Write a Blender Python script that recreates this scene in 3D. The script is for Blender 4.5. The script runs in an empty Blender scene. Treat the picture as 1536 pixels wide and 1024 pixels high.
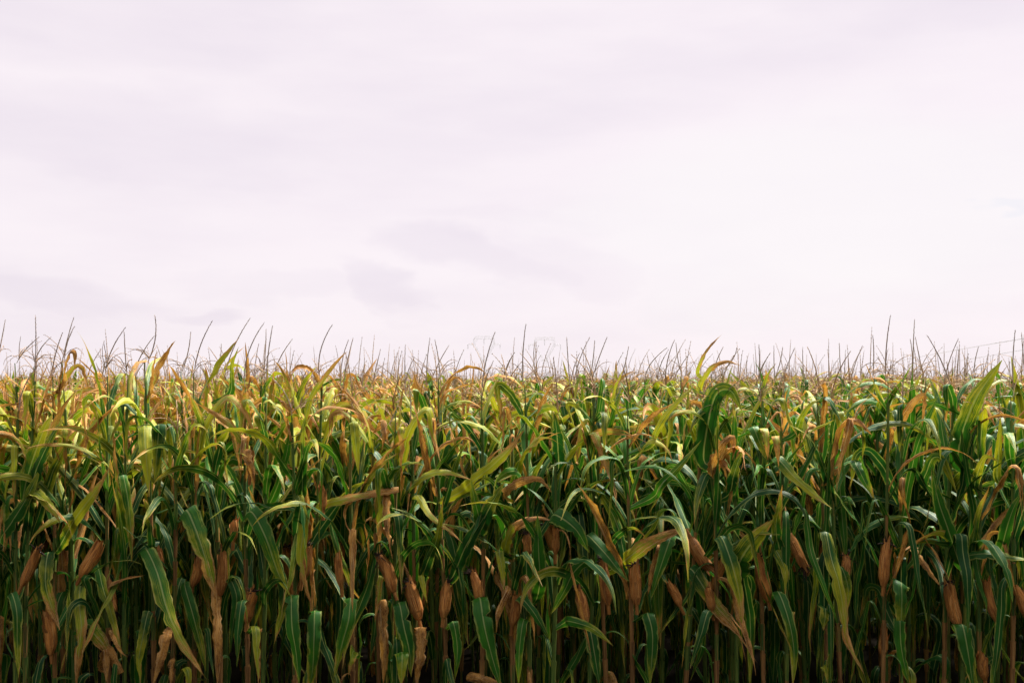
import bpy, math
import numpy as np

# ------------------------------------------------------------------ camera, sky, sun, exposure
S = bpy.context.scene
C = S.collection
FPX, HX, HY, CAMZ = 1493.0, 768.0, 571.0, 2.2      # focal length and horizon in photo pixels, eye height
EXPOSURE = 3.2
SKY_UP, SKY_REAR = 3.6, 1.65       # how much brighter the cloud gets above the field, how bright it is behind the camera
cam_d = bpy.data.cameras.new('camera')
cam = bpy.data.objects.new('camera', cam_d)
C.objects.link(cam)
cam.location = (0, 0, CAMZ)
cam.rotation_euler = (math.radians(90), 0, 0)
cam_d.sensor_width = 36.0
cam_d.lens = FPX / 1536 * 36.0
cam_d.shift_y = (HY - 512) / 1536
cam_d.clip_start, cam_d.clip_end = 0.1, 12000
cam_d.dof.use_dof = True
cam_d.dof.focus_distance = 5.0
cam_d.dof.aperture_fstop = 6.3
S.camera = cam
S.view_settings.view_transform = 'Standard'
S.view_settings.look = 'None'
S.view_settings.exposure = EXPOSURE
S.view_settings.gamma = 1.0
S.cycles.use_denoising = True
S.cycles.max_bounces = 6
S.cycles.diffuse_bounces = 3
S.cycles.glossy_bounces = 2
S.cycles.transmission_bounces = 3

SUN_EL, SUN_AZ = math.radians(57), math.radians(48)   # azimuth from +Y towards +X: high, in front, to the right
sun_d = bpy.data.lights.new('sun', 'SUN')
sun_d.energy = 1.5
sun_d.angle = math.radians(12)
sun_d.color = (1.0, 0.965, 0.89)
sun = bpy.data.objects.new('sun', sun_d)
C.objects.link(sun)
sun.rotation_euler = (math.radians(90) - SUN_EL, 0, math.radians(180) - SUN_AZ)
sun.location = (5, 10, 30)


class NT:
    """tiny helper for building node trees"""
    def __init__(s, nt):
        s.nt = nt
        nt.nodes.clear()

    def n(s, typ, **kw):
        nd = s.nt.nodes.new(typ)
        for k, v in kw.items():
            setattr(nd, k, v)
        return nd

    def put(s, sock, v):
        if isinstance(v, (int, float)):
            sock.default_value = v
        elif isinstance(v, (tuple, list)):
            v = tuple(v)
            n = len(sock.default_value)
            sock.default_value = v if len(v) == n else (v + (1.0,))[:n]
        else:
            s.nt.links.new(v, sock)

    def m(s, op, a, b=None, c=None, clamp=False):
        nd = s.n('ShaderNodeMath', operation=op, use_clamp=clamp)
        s.put(nd.inputs[0], a)
        if b is not None: s.put(nd.inputs[1], b)
        if c is not None: s.put(nd.inputs[2], c)
        return nd.outputs[0]

    def ss(s, x, lo, hi):
        nd = s.n('ShaderNodeMapRange', interpolation_type='SMOOTHSTEP')
        s.put(nd.inputs[0], x); s.put(nd.inputs[1], lo); s.put(nd.inputs[2], hi)
        return nd.outputs[0]

    def mix(s, f, a, b):
        nd = s.n('ShaderNodeMix', data_type='RGBA')
        s.put(nd.inputs[0], f); s.put(nd.inputs[6], a); s.put(nd.inputs[7], b)
        return nd.outputs[2]

    def xyz(s, x, y, z):
        nd = s.n('ShaderNodeCombineXYZ')
        for i, v in enumerate((x, y, z)): s.put(nd.inputs[i], v)
        return nd.outputs[0]

    def sep(s, v):
        nd = s.n('ShaderNodeSeparateXYZ'); s.put(nd.inputs[0], v)
        return nd.outputs

    def noise(s, vec, scale, detail=3, rough=0.5, dist=0.0):
        nd = s.n('ShaderNodeTexNoise')
        s.put(nd.inputs['Vector'], vec)
        nd.inputs['Scale'].default_value = scale
        nd.inputs['Detail'].default_value = detail
        nd.inputs['Roughness'].default_value = rough
        nd.inputs['Distortion'].default_value = dist
        return nd.outputs['Fac']

    def attr(s, name):
        nd = s.n('ShaderNodeAttribute'); nd.attribute_name = name
        return nd.outputs['Vector']


# ------------------------------------------------------------------ overcast sky
w = bpy.data.worlds.new('World')
S.world = w
w.use_nodes = True
t = NT(w.node_tree)
tc = t.n('ShaderNodeTexCoord')
d = tc.outputs['Generated']
dx, dy, dz = t.sep(d)
sky = t.n('ShaderNodeTexSky', sky_type='NISHITA')
sky.sun_disc = False
sky.sun_elevation = SUN_EL
sky.sun_rotation = SUN_AZ
hor = t.m('MAXIMUM', t.m('SQRT', t.m('ADD', t.m('MULTIPLY', dx, dx), t.m('MULTIPLY', dy, dy))), 0.05)
azi = t.m('ARCTAN2', dx, dy)                 # 0 ahead, positive to the right
elv = t.m('DIVIDE', dz, hor)
warp = t.noise(t.xyz(t.m('MULTIPLY', azi, 3.0), t.m('MULTIPLY', elv, 7.0), 1.7), 1.6, 4, 0.55)
warp2 = t.noise(t.xyz(t.m('MULTIPLY', azi, 3.0), t.m('MULTIPLY', elv, 7.0), 9.1), 1.6, 4, 0.55)
wa = t.m('ADD', azi, t.m('MULTIPLY', t.m('SUBTRACT', warp, 0.5), 0.30))
we = t.m('ADD', elv, t.m('MULTIPLY', t.m('SUBTRACT', warp2, 0.5), 0.13))


def sky_blob(px, py, rx, ry, tilt=0.0):
    a0, e0 = math.atan((px - HX) / FPX), (HY - py) / FPX
    ct, st = math.cos(tilt), math.sin(tilt)
    a, e = t.m('SUBTRACT', wa, a0), t.m('SUBTRACT', we, e0)
    p = t.m('DIVIDE', t.m('ADD', t.m('MULTIPLY', a, ct), t.m('MULTIPLY', e, st)), rx / FPX)
    q = t.m('DIVIDE', t.m('SUBTRACT', t.m('MULTIPLY', e, ct), t.m('MULTIPLY', a, st)), ry / FPX)
    r2 = t.m('ADD', t.m('MULTIPLY', p, p), t.m('MULTIPLY', q, q))
    return t.m('SUBTRACT', 1.0, t.ss(r2, 0.15, 1.3))


dark = None
for (px, py, rx, ry, tilt, k) in [(60, 20, 420, 130, 0, 0.55), (190, 235, 300, 85, 0, 0.6), (700, 395, 130, 45, -0.2, 0.75),
                                  (570, 450, 95, 38, -0.55, 0.85), (60, 440, 160, 42, -0.1, 0.7), (280, 466, 80, 20, 0.05, 0.8),
                                  (400, 430, 140, 22, -0.1, 0.35), (20, 500, 300, 40, 0, 0.3), (1060, 440, 140, 50, -0.2, 0.3),
                                  (1480, 30, 260, 90, 0, 0.45), (820, 405, 120, 40, 0, 0.4), (1480, 400, 110, 50, 0.2, 0.25),
                                  (850, 130, 500, 60, 0, 0.22), (780, 330, 160, 22, 0, 0.22)]:
    b = t.m('MULTIPLY', sky_blob(px, py, rx, ry, tilt), k * 0.62)
    dark = b if dark is None else t.m('MAXIMUM', dark, b)
bright = sky_blob(1260, 330, 420, 170)
soft = t.noise(t.xyz(t.m('MULTIPLY', azi, 2.2), t.m('MULTIPLY', elv, 9.0), 4.0), 1.5, 5, 0.55)
soft = t.ss(soft, 0.32, 0.75)
cloudf = t.m('ADD', dark, t.m('MULTIPLY', soft, 0.42), clamp=True)
cl = t.mix(cloudf, (0.945, 0.862, 0.902), (0.800, 0.718, 0.800))
cl = t.mix(t.m('MULTIPLY', bright, 0.7), cl, (0.955, 0.910, 0.915))
# thin blue gap low on the right
gap = t.m('MULTIPLY', sky_blob(1520, 338, 45, 6), 0.18)
cl = t.mix(gap, cl, (0.62, 0.70, 0.85))
# out-of-view sky shaped for the light: bright ahead, dim overhead, added fill behind
up = t.ss(elv, 0.42, 0.95)
high = t.ss(elv, 1.1, 3.2)
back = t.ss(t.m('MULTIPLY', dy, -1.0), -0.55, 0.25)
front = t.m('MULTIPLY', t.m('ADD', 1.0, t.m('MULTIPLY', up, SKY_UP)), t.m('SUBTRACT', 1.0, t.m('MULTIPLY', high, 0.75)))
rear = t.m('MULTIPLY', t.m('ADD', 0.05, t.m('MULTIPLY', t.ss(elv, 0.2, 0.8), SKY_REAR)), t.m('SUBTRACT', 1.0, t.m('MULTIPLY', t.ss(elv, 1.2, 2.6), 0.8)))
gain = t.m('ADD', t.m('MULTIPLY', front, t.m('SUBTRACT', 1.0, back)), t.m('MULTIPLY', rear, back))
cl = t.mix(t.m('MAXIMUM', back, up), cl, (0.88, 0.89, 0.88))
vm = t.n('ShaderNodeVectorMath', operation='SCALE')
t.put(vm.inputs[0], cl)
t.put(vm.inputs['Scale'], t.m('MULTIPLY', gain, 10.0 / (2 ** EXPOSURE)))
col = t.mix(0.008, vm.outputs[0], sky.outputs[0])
bg = t.n('ShaderNodeBackground')
t.put(bg.inputs['Color'], col)
bg.inputs['Strength'].default_value = 0.1
wo = t.n('ShaderNodeOutputWorld')
w.node_tree.links.new(bg.outputs[0], wo.inputs[0])


# ------------------------------------------------------------------ materials
def new_mat(name):
    m = bpy.data.materials.new(name)
    m.use_nodes = True
    return m, NT(m.node_tree)


def leaf_material():
    m, t = new_mat('maize_leaf')
    u, v, seed = t.sep(t.attr('luv'))
    dry, yel, hue = t.sep(t.attr('ltone'))
    au = t.m('ABSOLUTE', u)
    sd = t.m('MULTIPLY', seed, 41.0)
    blotch = t.noise(t.xyz(t.m('MULTIPLY', u, 0.45), t.m('MULTIPLY', v, 5.0), sd), 1.3, 4, 0.6)
    fleck = t.noise(t.xyz(t.m('MULTIPLY', u, 3.0), t.m('MULTIPLY', v, 26.0), sd), 1.5, 3, 0.65)
    streak = t.noise(t.xyz(t.m('MULTIPLY', u, 11.0), t.m('MULTIPLY', v, 1.6), sd), 1.6, 3, 0.6)
    vein = t.noise(t.xyz(t.m('MULTIPLY', u, 26.0), t.m('MULTIPLY', v, 0.8), sd), 1.5, 1, 0.5)
    bl = t.m('SUBTRACT', blotch, 0.5)
    st = t.m('SUBTRACT', streak, 0.5)
    # how far the drying front has come from the tip and margins
    front = t.m('ADD', v, t.m('ADD', t.m('MULTIPLY', t.m('MULTIPLY', au, au), 0.20),
                              t.m('ADD', t.m('MULTIPLY', bl, 1.0), t.m('MULTIPLY', st, 0.85))))
    lim = t.m('SUBTRACT', 1.22, t.m('MULTIPLY', dry, 1.75))
    dF = t.ss(t.m('SUBTRACT', front, lim), -0.03, 0.12)
    yl = t.m('SUBTRACT', t.m('SUBTRACT', lim, 0.10), t.m('MULTIPLY', yel, 0.95))
    yF = t.ss(t.m('SUBTRACT', front, yl), -0.15, 0.42)
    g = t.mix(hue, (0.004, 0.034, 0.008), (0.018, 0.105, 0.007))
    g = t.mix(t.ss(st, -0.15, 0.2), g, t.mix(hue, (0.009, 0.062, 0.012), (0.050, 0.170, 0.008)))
    ye = t.mix(t.ss(st, -0.2, 0.2), (0.160, 0.250, 0.010), (0.430, 0.335, 0.020))
    br = t.mix(t.ss(t.m('ADD', t.m('MULTIPLY', blotch, 0.6), t.m('MULTIPLY', fleck, 0.4)), 0.36, 0.62), (0.130, 0.042, 0.009), (0.460, 0.215, 0.048))
    br = t.mix(t.ss(streak, 0.52, 0.72), br, (0.640, 0.470, 0.260))
    c = t.mix(yF, g, ye)
    # rusty flecks and small lesions
    fl = t.m('MULTIPLY', t.ss(fleck, 0.66, 0.74), t.m('MULTIPLY', t.m('ADD', yF, 0.25), 0.6))
    c = t.mix(fl, c, (0.200, 0.110, 0.030))
    mid = t.m('SUBTRACT', 1.0, t.ss(au, 0.05, 0.105))
    mid = t.m('MULTIPLY', mid, t.m('SUBTRACT', 0.72, t.m('MULTIPLY', v, 0.35)))
    c = t.mix(mid, c, (0.340, 0.360, 0.130))
    mar = t.ss(t.m('ADD', au, t.m('MULTIPLY', bl, 0.9)), 0.78, 1.0)
    c = t.mix(t.m('MULTIPLY', mar, 0.55), c, (0.330, 0.330, 0.080))
    c = t.mix(dF, c, br)
    h = t.m('ADD', t.m('MULTIPLY', vein, 0.5), t.m('ADD', t.m('MULTIPLY', mid, 0.6), t.m('MULTIPLY', fleck, 0.35)))
    bump = t.n('ShaderNodeBump')
    bump.inputs['Strength'].default_value = 0.35
    bump.inputs['Distance'].default_value = 0.004
    t.put(bump.inputs['Height'], h)
    p = t.n('ShaderNodeBsdfPrincipled')
    t.put(p.inputs['Base Color'], c)
    t.put(p.inputs['Roughness'], t.m('ADD', 0.48, t.m('MULTIPLY', dF, 0.32)))
    p.inputs['Specular IOR Level'].default_value = 0.20
    t.put(p.inputs['Normal'], bump.outputs[0])
    tr = t.n('ShaderNodeBsdfTranslucent')
    trc = t.n('ShaderNodeVectorMath', operation='MULTIPLY')
    t.put(trc.inputs[0], c); trc.inputs[1].default_value = (1.5, 1.5, 0.8)
    t.put(tr.inputs['Color'], trc.outputs[0])
    mx = t.n('ShaderNodeMixShader')
    mx.inputs[0].default_value = 0.20
    t.nt.links.new(p.outputs[0], mx.inputs[1]); t.nt.links.new(tr.outputs[0], mx.inputs[2])
    o = t.n('ShaderNodeOutputMaterial')
    t.nt.links.new(mx.outputs[0], o.inputs[0])
    return m


def fibre_material(name, fresh, a, b, c_, rough=0.65, vs=3.0, us=7.0):
    """stalks, husks, tassels: lengthwise fibres over blotches; ltone.x mixes from fresh to dry"""
    m, t = new_mat(name)
    u, v, seed = t.sep(t.attr('luv'))
    dry, yel, hue = t.sep(t.attr('ltone'))
    sd = t.m('MULTIPLY', seed, 41.0)
    blotch = t.noise(t.xyz(t.m('MULTIPLY', u, 1.2), t.m('MULTIPLY', v, vs), sd), 1.6, 4, 0.6)
    streak = t.noise(t.xyz(t.m('MULTIPLY', u, us), t.m('MULTIPLY', v, vs * 0.35), sd), 2.0, 3, 0.6)
    dr = t.mix(t.ss(blotch, 0.32, 0.66), a, b)
    dr = t.mix(t.ss(streak, 0.50, 0.72), dr, c_)
    fr = t.mix(t.ss(blotch, 0.35, 0.7), fresh[0], fresh[1])
    f = t.ss(t.m('ADD', dry, t.m('MULTIPLY', t.m('SUBTRACT', blotch, 0.5), 0.9)), 0.35, 0.62)
    c = t.mix(f, fr, dr)
    tint = t.n('ShaderNodeVectorMath', operation='SCALE')    # each husk or stem a little paler or darker than the next
    t.put(tint.inputs[0], c); t.put(tint.inputs['Scale'], t.m('ADD', 0.65, t.m('MULTIPLY', hue, 0.7)))
    c = tint.outputs[0]
    bump = t.n('ShaderNodeBump')
    bump.inputs['Strength'].default_value = 0.5
    bump.inputs['Distance'].default_value = 0.004
    t.put(bump.inputs['Height'], streak)
    p = t.n('ShaderNodeBsdfPrincipled')
    t.put(p.inputs['Base Color'], c)
    p.inputs['Roughness'].default_value = rough
    p.inputs['Specular IOR Level'].default_value = 0.3
    t.put(p.inputs['Normal'], bump.outputs[0])
    o = t.n('ShaderNodeOutputMaterial')
    t.nt.links.new(p.outputs[0], o.inputs[0])
    return m


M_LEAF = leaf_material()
M_STALK = fibre_material('maize_stalk', ((0.035, 0.085, 0.014), (0.140, 0.170, 0.028)), (0.110, 0.043, 0.014), (0.270, 0.125, 0.036), (0.400, 0.240, 0.085))
M_HUSK = fibre_material('dry_husk', ((0.22, 0.2, 0.05), (0.3, 0.24, 0.08)), (0.200, 0.055, 0.012), (0.500, 0.190, 0.040), (0.680, 0.390, 0.140), 0.6, 2.0, 8.0)
M_SILK = fibre_material('dry_silk', ((0.03, 0.015, 0.01), (0.05, 0.025, 0.015)), (0.020, 0.010, 0.007), (0.040, 0.018, 0.011), (0.060, 0.030, 0.016), 0.8)
M_SPIKE = fibre_material('tassel_spike', ((0.1, 0.08, 0.07), (0.16, 0.12, 0.1)), (0.270, 0.200, 0.190), (0.420, 0.315, 0.260), (0.550, 0.430, 0.310), 0.75, 9.0)
M_BRANCH = fibre_material('tassel_branch', ((0.2, 0.16, 0.08), (0.3, 0.22, 0.1)), (0.240, 0.130, 0.070), (0.420, 0.260, 0.140), (0.520, 0.360, 0.210), 0.75, 9.0)


def plain_material(name, color, rough=0.6, metal=0.0, var=0.25, scale=0.5):
    m, t = new_mat(name)
    tcn = t.n('ShaderNodeTexCoord')
    nz = t.noise(tcn.outputs['Object'], scale, 5, 0.6)
    c = t.mix(nz, tuple(x * (1 - var) for x in color), tuple(min(1, x * (1 + var)) for x in color))
    p = t.n('ShaderNodeBsdfPrincipled')
    t.put(p.inputs['Base Color'], c)
    p.inputs['Roughness'].default_value = rough
    p.inputs['Metallic'].default_value = metal
    if rough > .9: p.inputs['Specular IOR Level'].default_value = 0.05
    o = t.n('ShaderNodeOutputMaterial')
    t.nt.links.new(p.outputs[0], o.inputs[0])
    return m


def ground_material():
    """dark damp soil under the crop, open farmland in strips of green and straw far beyond it"""
    m, t = new_mat('field_soil')
    pos = t.n('ShaderNodeTexCoord').outputs['Object']
    x, y, z = t.sep(pos)
    n1 = t.noise(pos, 6.0, 5, 0.6)
    soil = t.mix(n1, (0.007, 0.005, 0.004), (0.020, 0.015, 0.010))
    n2 = t.noise(t.xyz(t.m('MULTIPLY', x, .004), t.m('MULTIPLY', y, .015), 0.0), 1.0, 3, 0.6)
    land = t.mix(t.ss(n2, .42, .58), (0.060, 0.085, 0.025), (0.230, 0.190, 0.075))
    c = t.mix(t.ss(y, 85.0, 110.0), soil, land)
    p = t.n('ShaderNodeBsdfPrincipled')
    t.put(p.inputs['Base Color'], c)
    p.inputs['Roughness'].default_value = 0.95
    p.inputs['Specular IOR Level'].default_value = 0.05
    o = t.n('ShaderNodeOutputMaterial')
    t.nt.links.new(p.outputs[0], o.inputs[0])
    return m


M_SOIL = ground_material()
M_STEEL = plain_material('galvanised_steel', (0.34, 0.34, 0.37), 0.55, 0.3, 0.12, 0.4)
M_CABLE = plain_material('aluminium_cable', (0.22, 0.21, 0.23), 0.5, 0.2, 0.1, 0.4)


# ------------------------------------------------------------------ mesh building
def unit(a):
    return a / np.maximum(np.linalg.norm(a, axis=-1, keepdims=True), 1e-9)


class MB:
    """collects grids of quads with the leaf attributes; build() links them as ONE mesh object"""
    def __init__(s):
        s.V, s.F, s.A, s.T, s.M, s.n = [], [], [], [], [], 0

    def grid(s, P, uu, vv, tone, seed, mat=0, wrap=False):
        n, m = P.shape[:2]
        idx = np.arange(n * m).reshape(n, m) + s.n
        if wrap:
            idx = np.concatenate([idx, idx[:, :1]], axis=1)
        q = np.stack([idx[:-1, :-1], idx[:-1, 1:], idx[1:, 1:], idx[1:, :-1]], axis=-1).reshape(-1, 4)
        s.V.append(P.reshape(-1, 3)); s.F.append(q)
        a = np.empty((n, m, 3)); a[..., 0] = uu[None, :]; a[..., 1] = vv[:, None]; a[..., 2] = seed
        s.A.append(a.reshape(-1, 3))
        tt = np.empty((n * m, 3)); tt[:] = tone
        s.T.append(tt)
        s.M.append(np.full(len(q), mat, dtype=np.int32)); s.n += n * m

    def quads(s, Q, tone, seed, mat=0):
        k = len(Q)
        if not k: return
        s.V.append(Q.reshape(-1, 3)); s.F.append(np.arange(4 * k).reshape(k, 4) + s.n)
        a = np.zeros((k, 4, 3)); a[:, :, 0] = (-.3, .3, .3, -.3); a[:, :, 1] = np.linspace(0, 1, k)[:, None]; a[..., 2] = seed
        s.A.append(a.reshape(-1, 3))
        tt = np.empty((4 * k, 3)); tt[:] = tone
        s.T.append(tt)
        s.M.append(np.full(k, mat, dtype=np.int32)); s.n += 4 * k

    def tube(s, path, rad, k, tone, seed, mat=0, vscale=None):
        path = np.asarray(path, float); rad = np.broadcast_to(np.asarray(rad, float), (len(path),))
        tg = unit(np.gradient(path, axis=0))
        ref = np.array([1., .13, .07]) if abs(tg[:, 0]).mean() < .8 else np.array([0., 1., .1])
        a = unit(np.cross(tg, ref)); b = np.cross(tg, a)
        th = np.arange(k) / k * 2 * np.pi
        P = path[:, None] + rad[:, None, None] * (a[:, None] * np.cos(th)[None, :, None] + b[:, None] * np.sin(th)[None, :, None])
        L = np.concatenate([[0], np.cumsum(np.linalg.norm(np.diff(path, axis=0), axis=1))])
        v = L if vscale is None else L * vscale
        s.grid(P, np.sin(th), v, tone, seed, mat, wrap=True)

    def arrays(s):
        return np.concatenate(s.V), np.concatenate(s.F), np.concatenate(s.A), np.concatenate(s.T), np.concatenate(s.M)

    def add(s, arr, R=None, off=0):
        V, F, A, T, M = arr
        s.V.append((V @ R.T if R is not None else V) + off); s.F.append(F + s.n); s.A.append(A); s.T.append(T); s.M.append(M); s.n += len(V)

    def mesh(s, name, mats, smooth=True):
        V, F, A, T, M = s.arrays()
        me = bpy.data.meshes.new(name)
        me.vertices.add(len(V)); me.loops.add(F.size); me.polygons.add(len(F))
        me.vertices.foreach_set('co', V.astype(np.float32).ravel())
        me.loops.foreach_set('vertex_index', F.astype(np.int32).ravel())
        me.polygons.foreach_set('loop_start', np.arange(0, F.size, 4, dtype=np.int32))
        for mt in mats: me.materials.append(mt)
        if len(mats) > 1: me.polygons.foreach_set('material_index', M)
        if smooth: me.polygons.foreach_set('use_smooth', np.ones(len(F), dtype=bool))
        for nm, D in (('luv', A), ('ltone', T)):
            at = me.attributes.new(nm, 'FLOAT_VECTOR', 'POINT')
            at.data.foreach_set('vector', D.astype(np.float32).ravel())
        me.update(calc_edges=True)
        return me

    def build(s, name, mats, parent=None, smooth=True):
        o = bpy.data.objects.new(name, s.mesh(name, mats if isinstance(mats, list) else [mats], smooth))
        C.objects.link(o)
        if parent is not None: o.parent = parent
        return o


def tag(o, label=None, cat=None, group=None, kind=None):
    for k, v in (('label', label), ('category', cat), ('group', group), ('kind', kind)):
        if v: o[k] = v
    return o


def spline(P, n, dense_at=None):
    """Catmull-Rom through P, n samples evenly spaced"""
    P = np.asarray(P, float)
    Q = np.concatenate([[2 * P[0] - P[1]], P, [2 * P[-1] - P[-2]]])
    out = []
    for i in range(len(P) - 1):
        p0, p1, p2, p3 = Q[i:i + 4]
        tt = np.linspace(0, 1, 24, endpoint=False)[:, None]
        out.append(0.5 * ((2 * p1) + (-p0 + p2) * tt + (2 * p0 - 5 * p1 + 4 * p2 - p3) * tt ** 2 + (-p0 + 3 * p1 - 3 * p2 + p3) * tt ** 3))
    out = np.concatenate(out + [P[-1:]])
    L = np.concatenate([[0], np.cumsum(np.linalg.norm(np.diff(out, axis=0), axis=1))])
    s_ = np.linspace(0, L[-1], n)
    return np.stack([np.interp(s_, L, out[:, i]) for i in range(3)], axis=1), L[-1]


def transport(path, side, i0):
    """rotation-minimising frames along a path, starting from a side vector at index i0"""
    tg = unit(np.gradient(path, axis=0))
    n = len(path)
    sv = np.zeros((n, 3))
    s0 = side - tg[i0] * (side @ tg[i0])
    sv[i0] = s0 / max(np.linalg.norm(s0), 1e-9)
    for rng_ in (range(i0 + 1, n), range(i0 - 1, -1, -1)):
        prev = sv[i0]
        for i in rng_:
            p = prev - tg[i] * (prev @ tg[i])
            prev = p / max(np.linalg.norm(p), 1e-9)
            sv[i] = prev
    return sv, tg


def blade(mb, path, sv, tg, W, rng, tone, m=7, cup=0.3, ruff=0.12, twist=(0, 0), base=0.75, tip=2.2, shred=False, blunt=0.0, ramp=.15):
    """one leaf blade along a path: channelled cross-section, ruffled margins, width tapering to the tip"""
    n = len(path)
    s_ = np.linspace(0, 1, n)
    nv = np.cross(sv, tg)
    a = np.radians(twist[0] + (twist[1] - twist[0]) * s_)[:, None]
    side = sv * np.cos(a) + nv * np.sin(a)
    nrm = -sv * np.sin(a) + nv * np.cos(a)
    prof = np.minimum(1, base + (1 - base) * s_ / ramp) * np.where(s_ > .35, 1 - (np.clip((s_ - .35) / .65, 0, 1) ** tip) * (1 - blunt), 1)
    prof = np.maximum(prof, 0.03)
    prof = prof * (1 + 0.05 * np.sin(s_ * rng.uniform(9, 22) + rng.uniform(0, 6)))
    u = np.linspace(-1, 1, m)
    u = np.sign(u) * np.abs(u) ** 0.9
    wv = W * prof
    fr = rng.uniform(14, 30)
    ph = rng.uniform(0, 6.28, 4)
    amp = ruff * W * np.sin(np.pi * np.clip(s_, 0, 1)) ** 0.5
    eR = amp * (np.sin(fr * s_ + ph[0]) + .6 * np.sin(fr * 2.3 * s_ + ph[1]))
    eL = amp * (np.sin(fr * .93 * s_ + ph[2]) + .6 * np.sin(fr * 2.1 * s_ + ph[3]))
    cp = cup * (1 + 1.6 * np.exp(-s_ * 14))
    off = cp[:, None] * wv[:, None] * np.abs(u)[None, :] ** 1.3
    edge = np.where(u[None, :] > 0, eR[:, None], eL[:, None]) * np.abs(u)[None, :] ** 2
    jag = 1 + rng.normal(0, 0.035 + 0.08 * min(1, tone[0]), (n, 2))
    for c in range(int(rng.integers(0, 4 if n > 20 else 1))):     # nicks and tears in the margin
        jag[:, rng.integers(2)] *= 1 - rng.uniform(.25, .7) * np.exp(-((s_ - rng.uniform(.25, .95)) / rng.uniform(.012, .035)) ** 2)
    uw = np.where(u[None, :] > 0, jag[:, 1:2], jag[:, 0:1]) * u[None, :]
    P = path[:, None] + side[:, None] * (uw * wv[:, None])[..., None] + nrm[:, None] * (off + edge)[..., None]
    seed = rng.uniform()
    if not shred:
        mb.grid(P, u, s_, tone, seed)
        return
    k = int(n * rng.uniform(.55, .75))
    mb.grid(P[:k + 1], u, s_[:k + 1], tone, seed)
    cols = [0, m // 3, (2 * m) // 3, m - 1]
    for j in range(3):                                   # the dry tip torn into drooping strips
        Q = P[k:, cols[j]:cols[j + 1] + 1].copy()
        q = np.linspace(0, 1, n - k)[:, None, None]
        cen = Q.mean(axis=1, keepdims=True)
        Q = cen + (Q - cen) * (1 - .75 * q)
        Q += q ** 1.5 * (side[k:, None] * rng.normal(0, .9) * W + nrm[k:, None] * rng.normal(0, .9) * W)
        Q[..., 2] -= (q[..., 0] ** 2) * rng.uniform(0, .05)
        mb.grid(Q, u[cols[j]:cols[j + 1] + 1], s_[k:], tone, seed)


def leaf_path(rng, base, az, L, e0, style, n, k=None):
    """path of a leaf in its own vertical plane: arch, kinked fold, or stiff and upright"""
    s_ = np.linspace(0, 1, n)
    if style == 'arch':
        e1 = rng.uniform(-85, -30)
        e = e0 + (e1 - e0) * s_ ** rng.uniform(1.1, 1.8)
    elif style == 'kink':
        k = k or rng.uniform(.12, .5)
        e = np.where(s_ < k, e0 - 14 * s_ / k, 0)
        f = np.clip((s_ - k) / rng.uniform(.06, .22), 0, 1)
        e = np.where(s_ < k, e, (e0 - 14) + (rng.uniform(-92, -72) - e0 + 14) * f) + 6 * np.sin(s_ * 9 + rng.uniform(0, 6)) * (s_ > k)
    elif style == 'up':
        e1 = e0 - rng.uniform(5, 45)
        e = e0 + (e1 - e0) * s_ ** 2
    else:                                               # hang
        e = e0 + (rng.uniform(-95, -80) - e0) * np.clip(s_ / rng.uniform(.14, .34), 0, 1) ** .7 + 7 * np.sin(s_ * 8 + rng.uniform(0, 6))
    e = np.radians(e + np.cumsum(rng.normal(0, 3.0, n)) * np.clip(s_ * 3, 0, 1))
    a = az + np.cumsum(rng.normal(0, .05, n)) + rng.uniform(-.5, .5) * s_ ** 2
    st = np.stack([np.cos(e) * np.cos(a), np.cos(e) * np.sin(a), np.sin(e)], axis=1) * (L / (n - 1))
    p = np.concatenate([[[0, 0, 0]], np.cumsum(st[:-1], axis=0)])
    return base + p, np.array([-math.sin(az), math.cos(az), 0.])


def proc_leaf(mb, rng, base, az, z, L, W, tone, n, m, lod=0, crest=(2.06, 2.25)):
    top = z > 1.75
    if z < .95:
        style = rng.choice(['hang', 'kink', 'hang', 'hang'])
    elif z < 1.6:
        style = rng.choice(['kink', 'arch', 'up', 'arch', 'up', 'kink', 'hang'])
    else:
        style = rng.choice(['up', 'arch', 'kink', 'up', 'arch', 'kink'])
    e0 = rng.uniform(58, 82) if top else rng.uniform(55, 80)
    p, side = leaf_path(rng, base, az, L, e0, style, n)
    lim = rng.uniform(*crest)
    hi = p[:, 2].max()
    if hi > lim and hi > base[2] + .01:                  # the canopy has a top: fold or shorten what would stick out of it
        if rng.uniform() < .6:
            p, side = leaf_path(rng, base, az, L * .8, min(e0, 62), 'kink', n, max(.10, min(.5, (lim - base[2]) / (L * .8))))
        hi = p[:, 2].max()
        if hi > lim: p = base + (p - base) * max(.35, (lim - base[2]) / (hi - base[2]))
    p[:, 2] = np.maximum(p[:, 2], .03)
    sv, tg = transport(p, side, 0)
    d = tone[0]
    W = W * (1 - .5 * max(0, min(1, d - .35)))
    tw = rng.normal(0, 60 + 90 * min(1, d))
    blade(mb, p, sv, tg, W, rng, tone, m, cup=.28 + .5 * max(0, min(1, d - .3)), ruff=.17 + .2 * min(1, d), twist=(rng.normal(0, 15), tw),
          shred=(lod == 0 and d > .3 and rng.uniform() < .45), base=.35 if style in ('hang', 'kink') else .7, ramp=.26 if style in ('hang', 'kink') else .15, tip=rng.uniform(1.6, 2.6))


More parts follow.
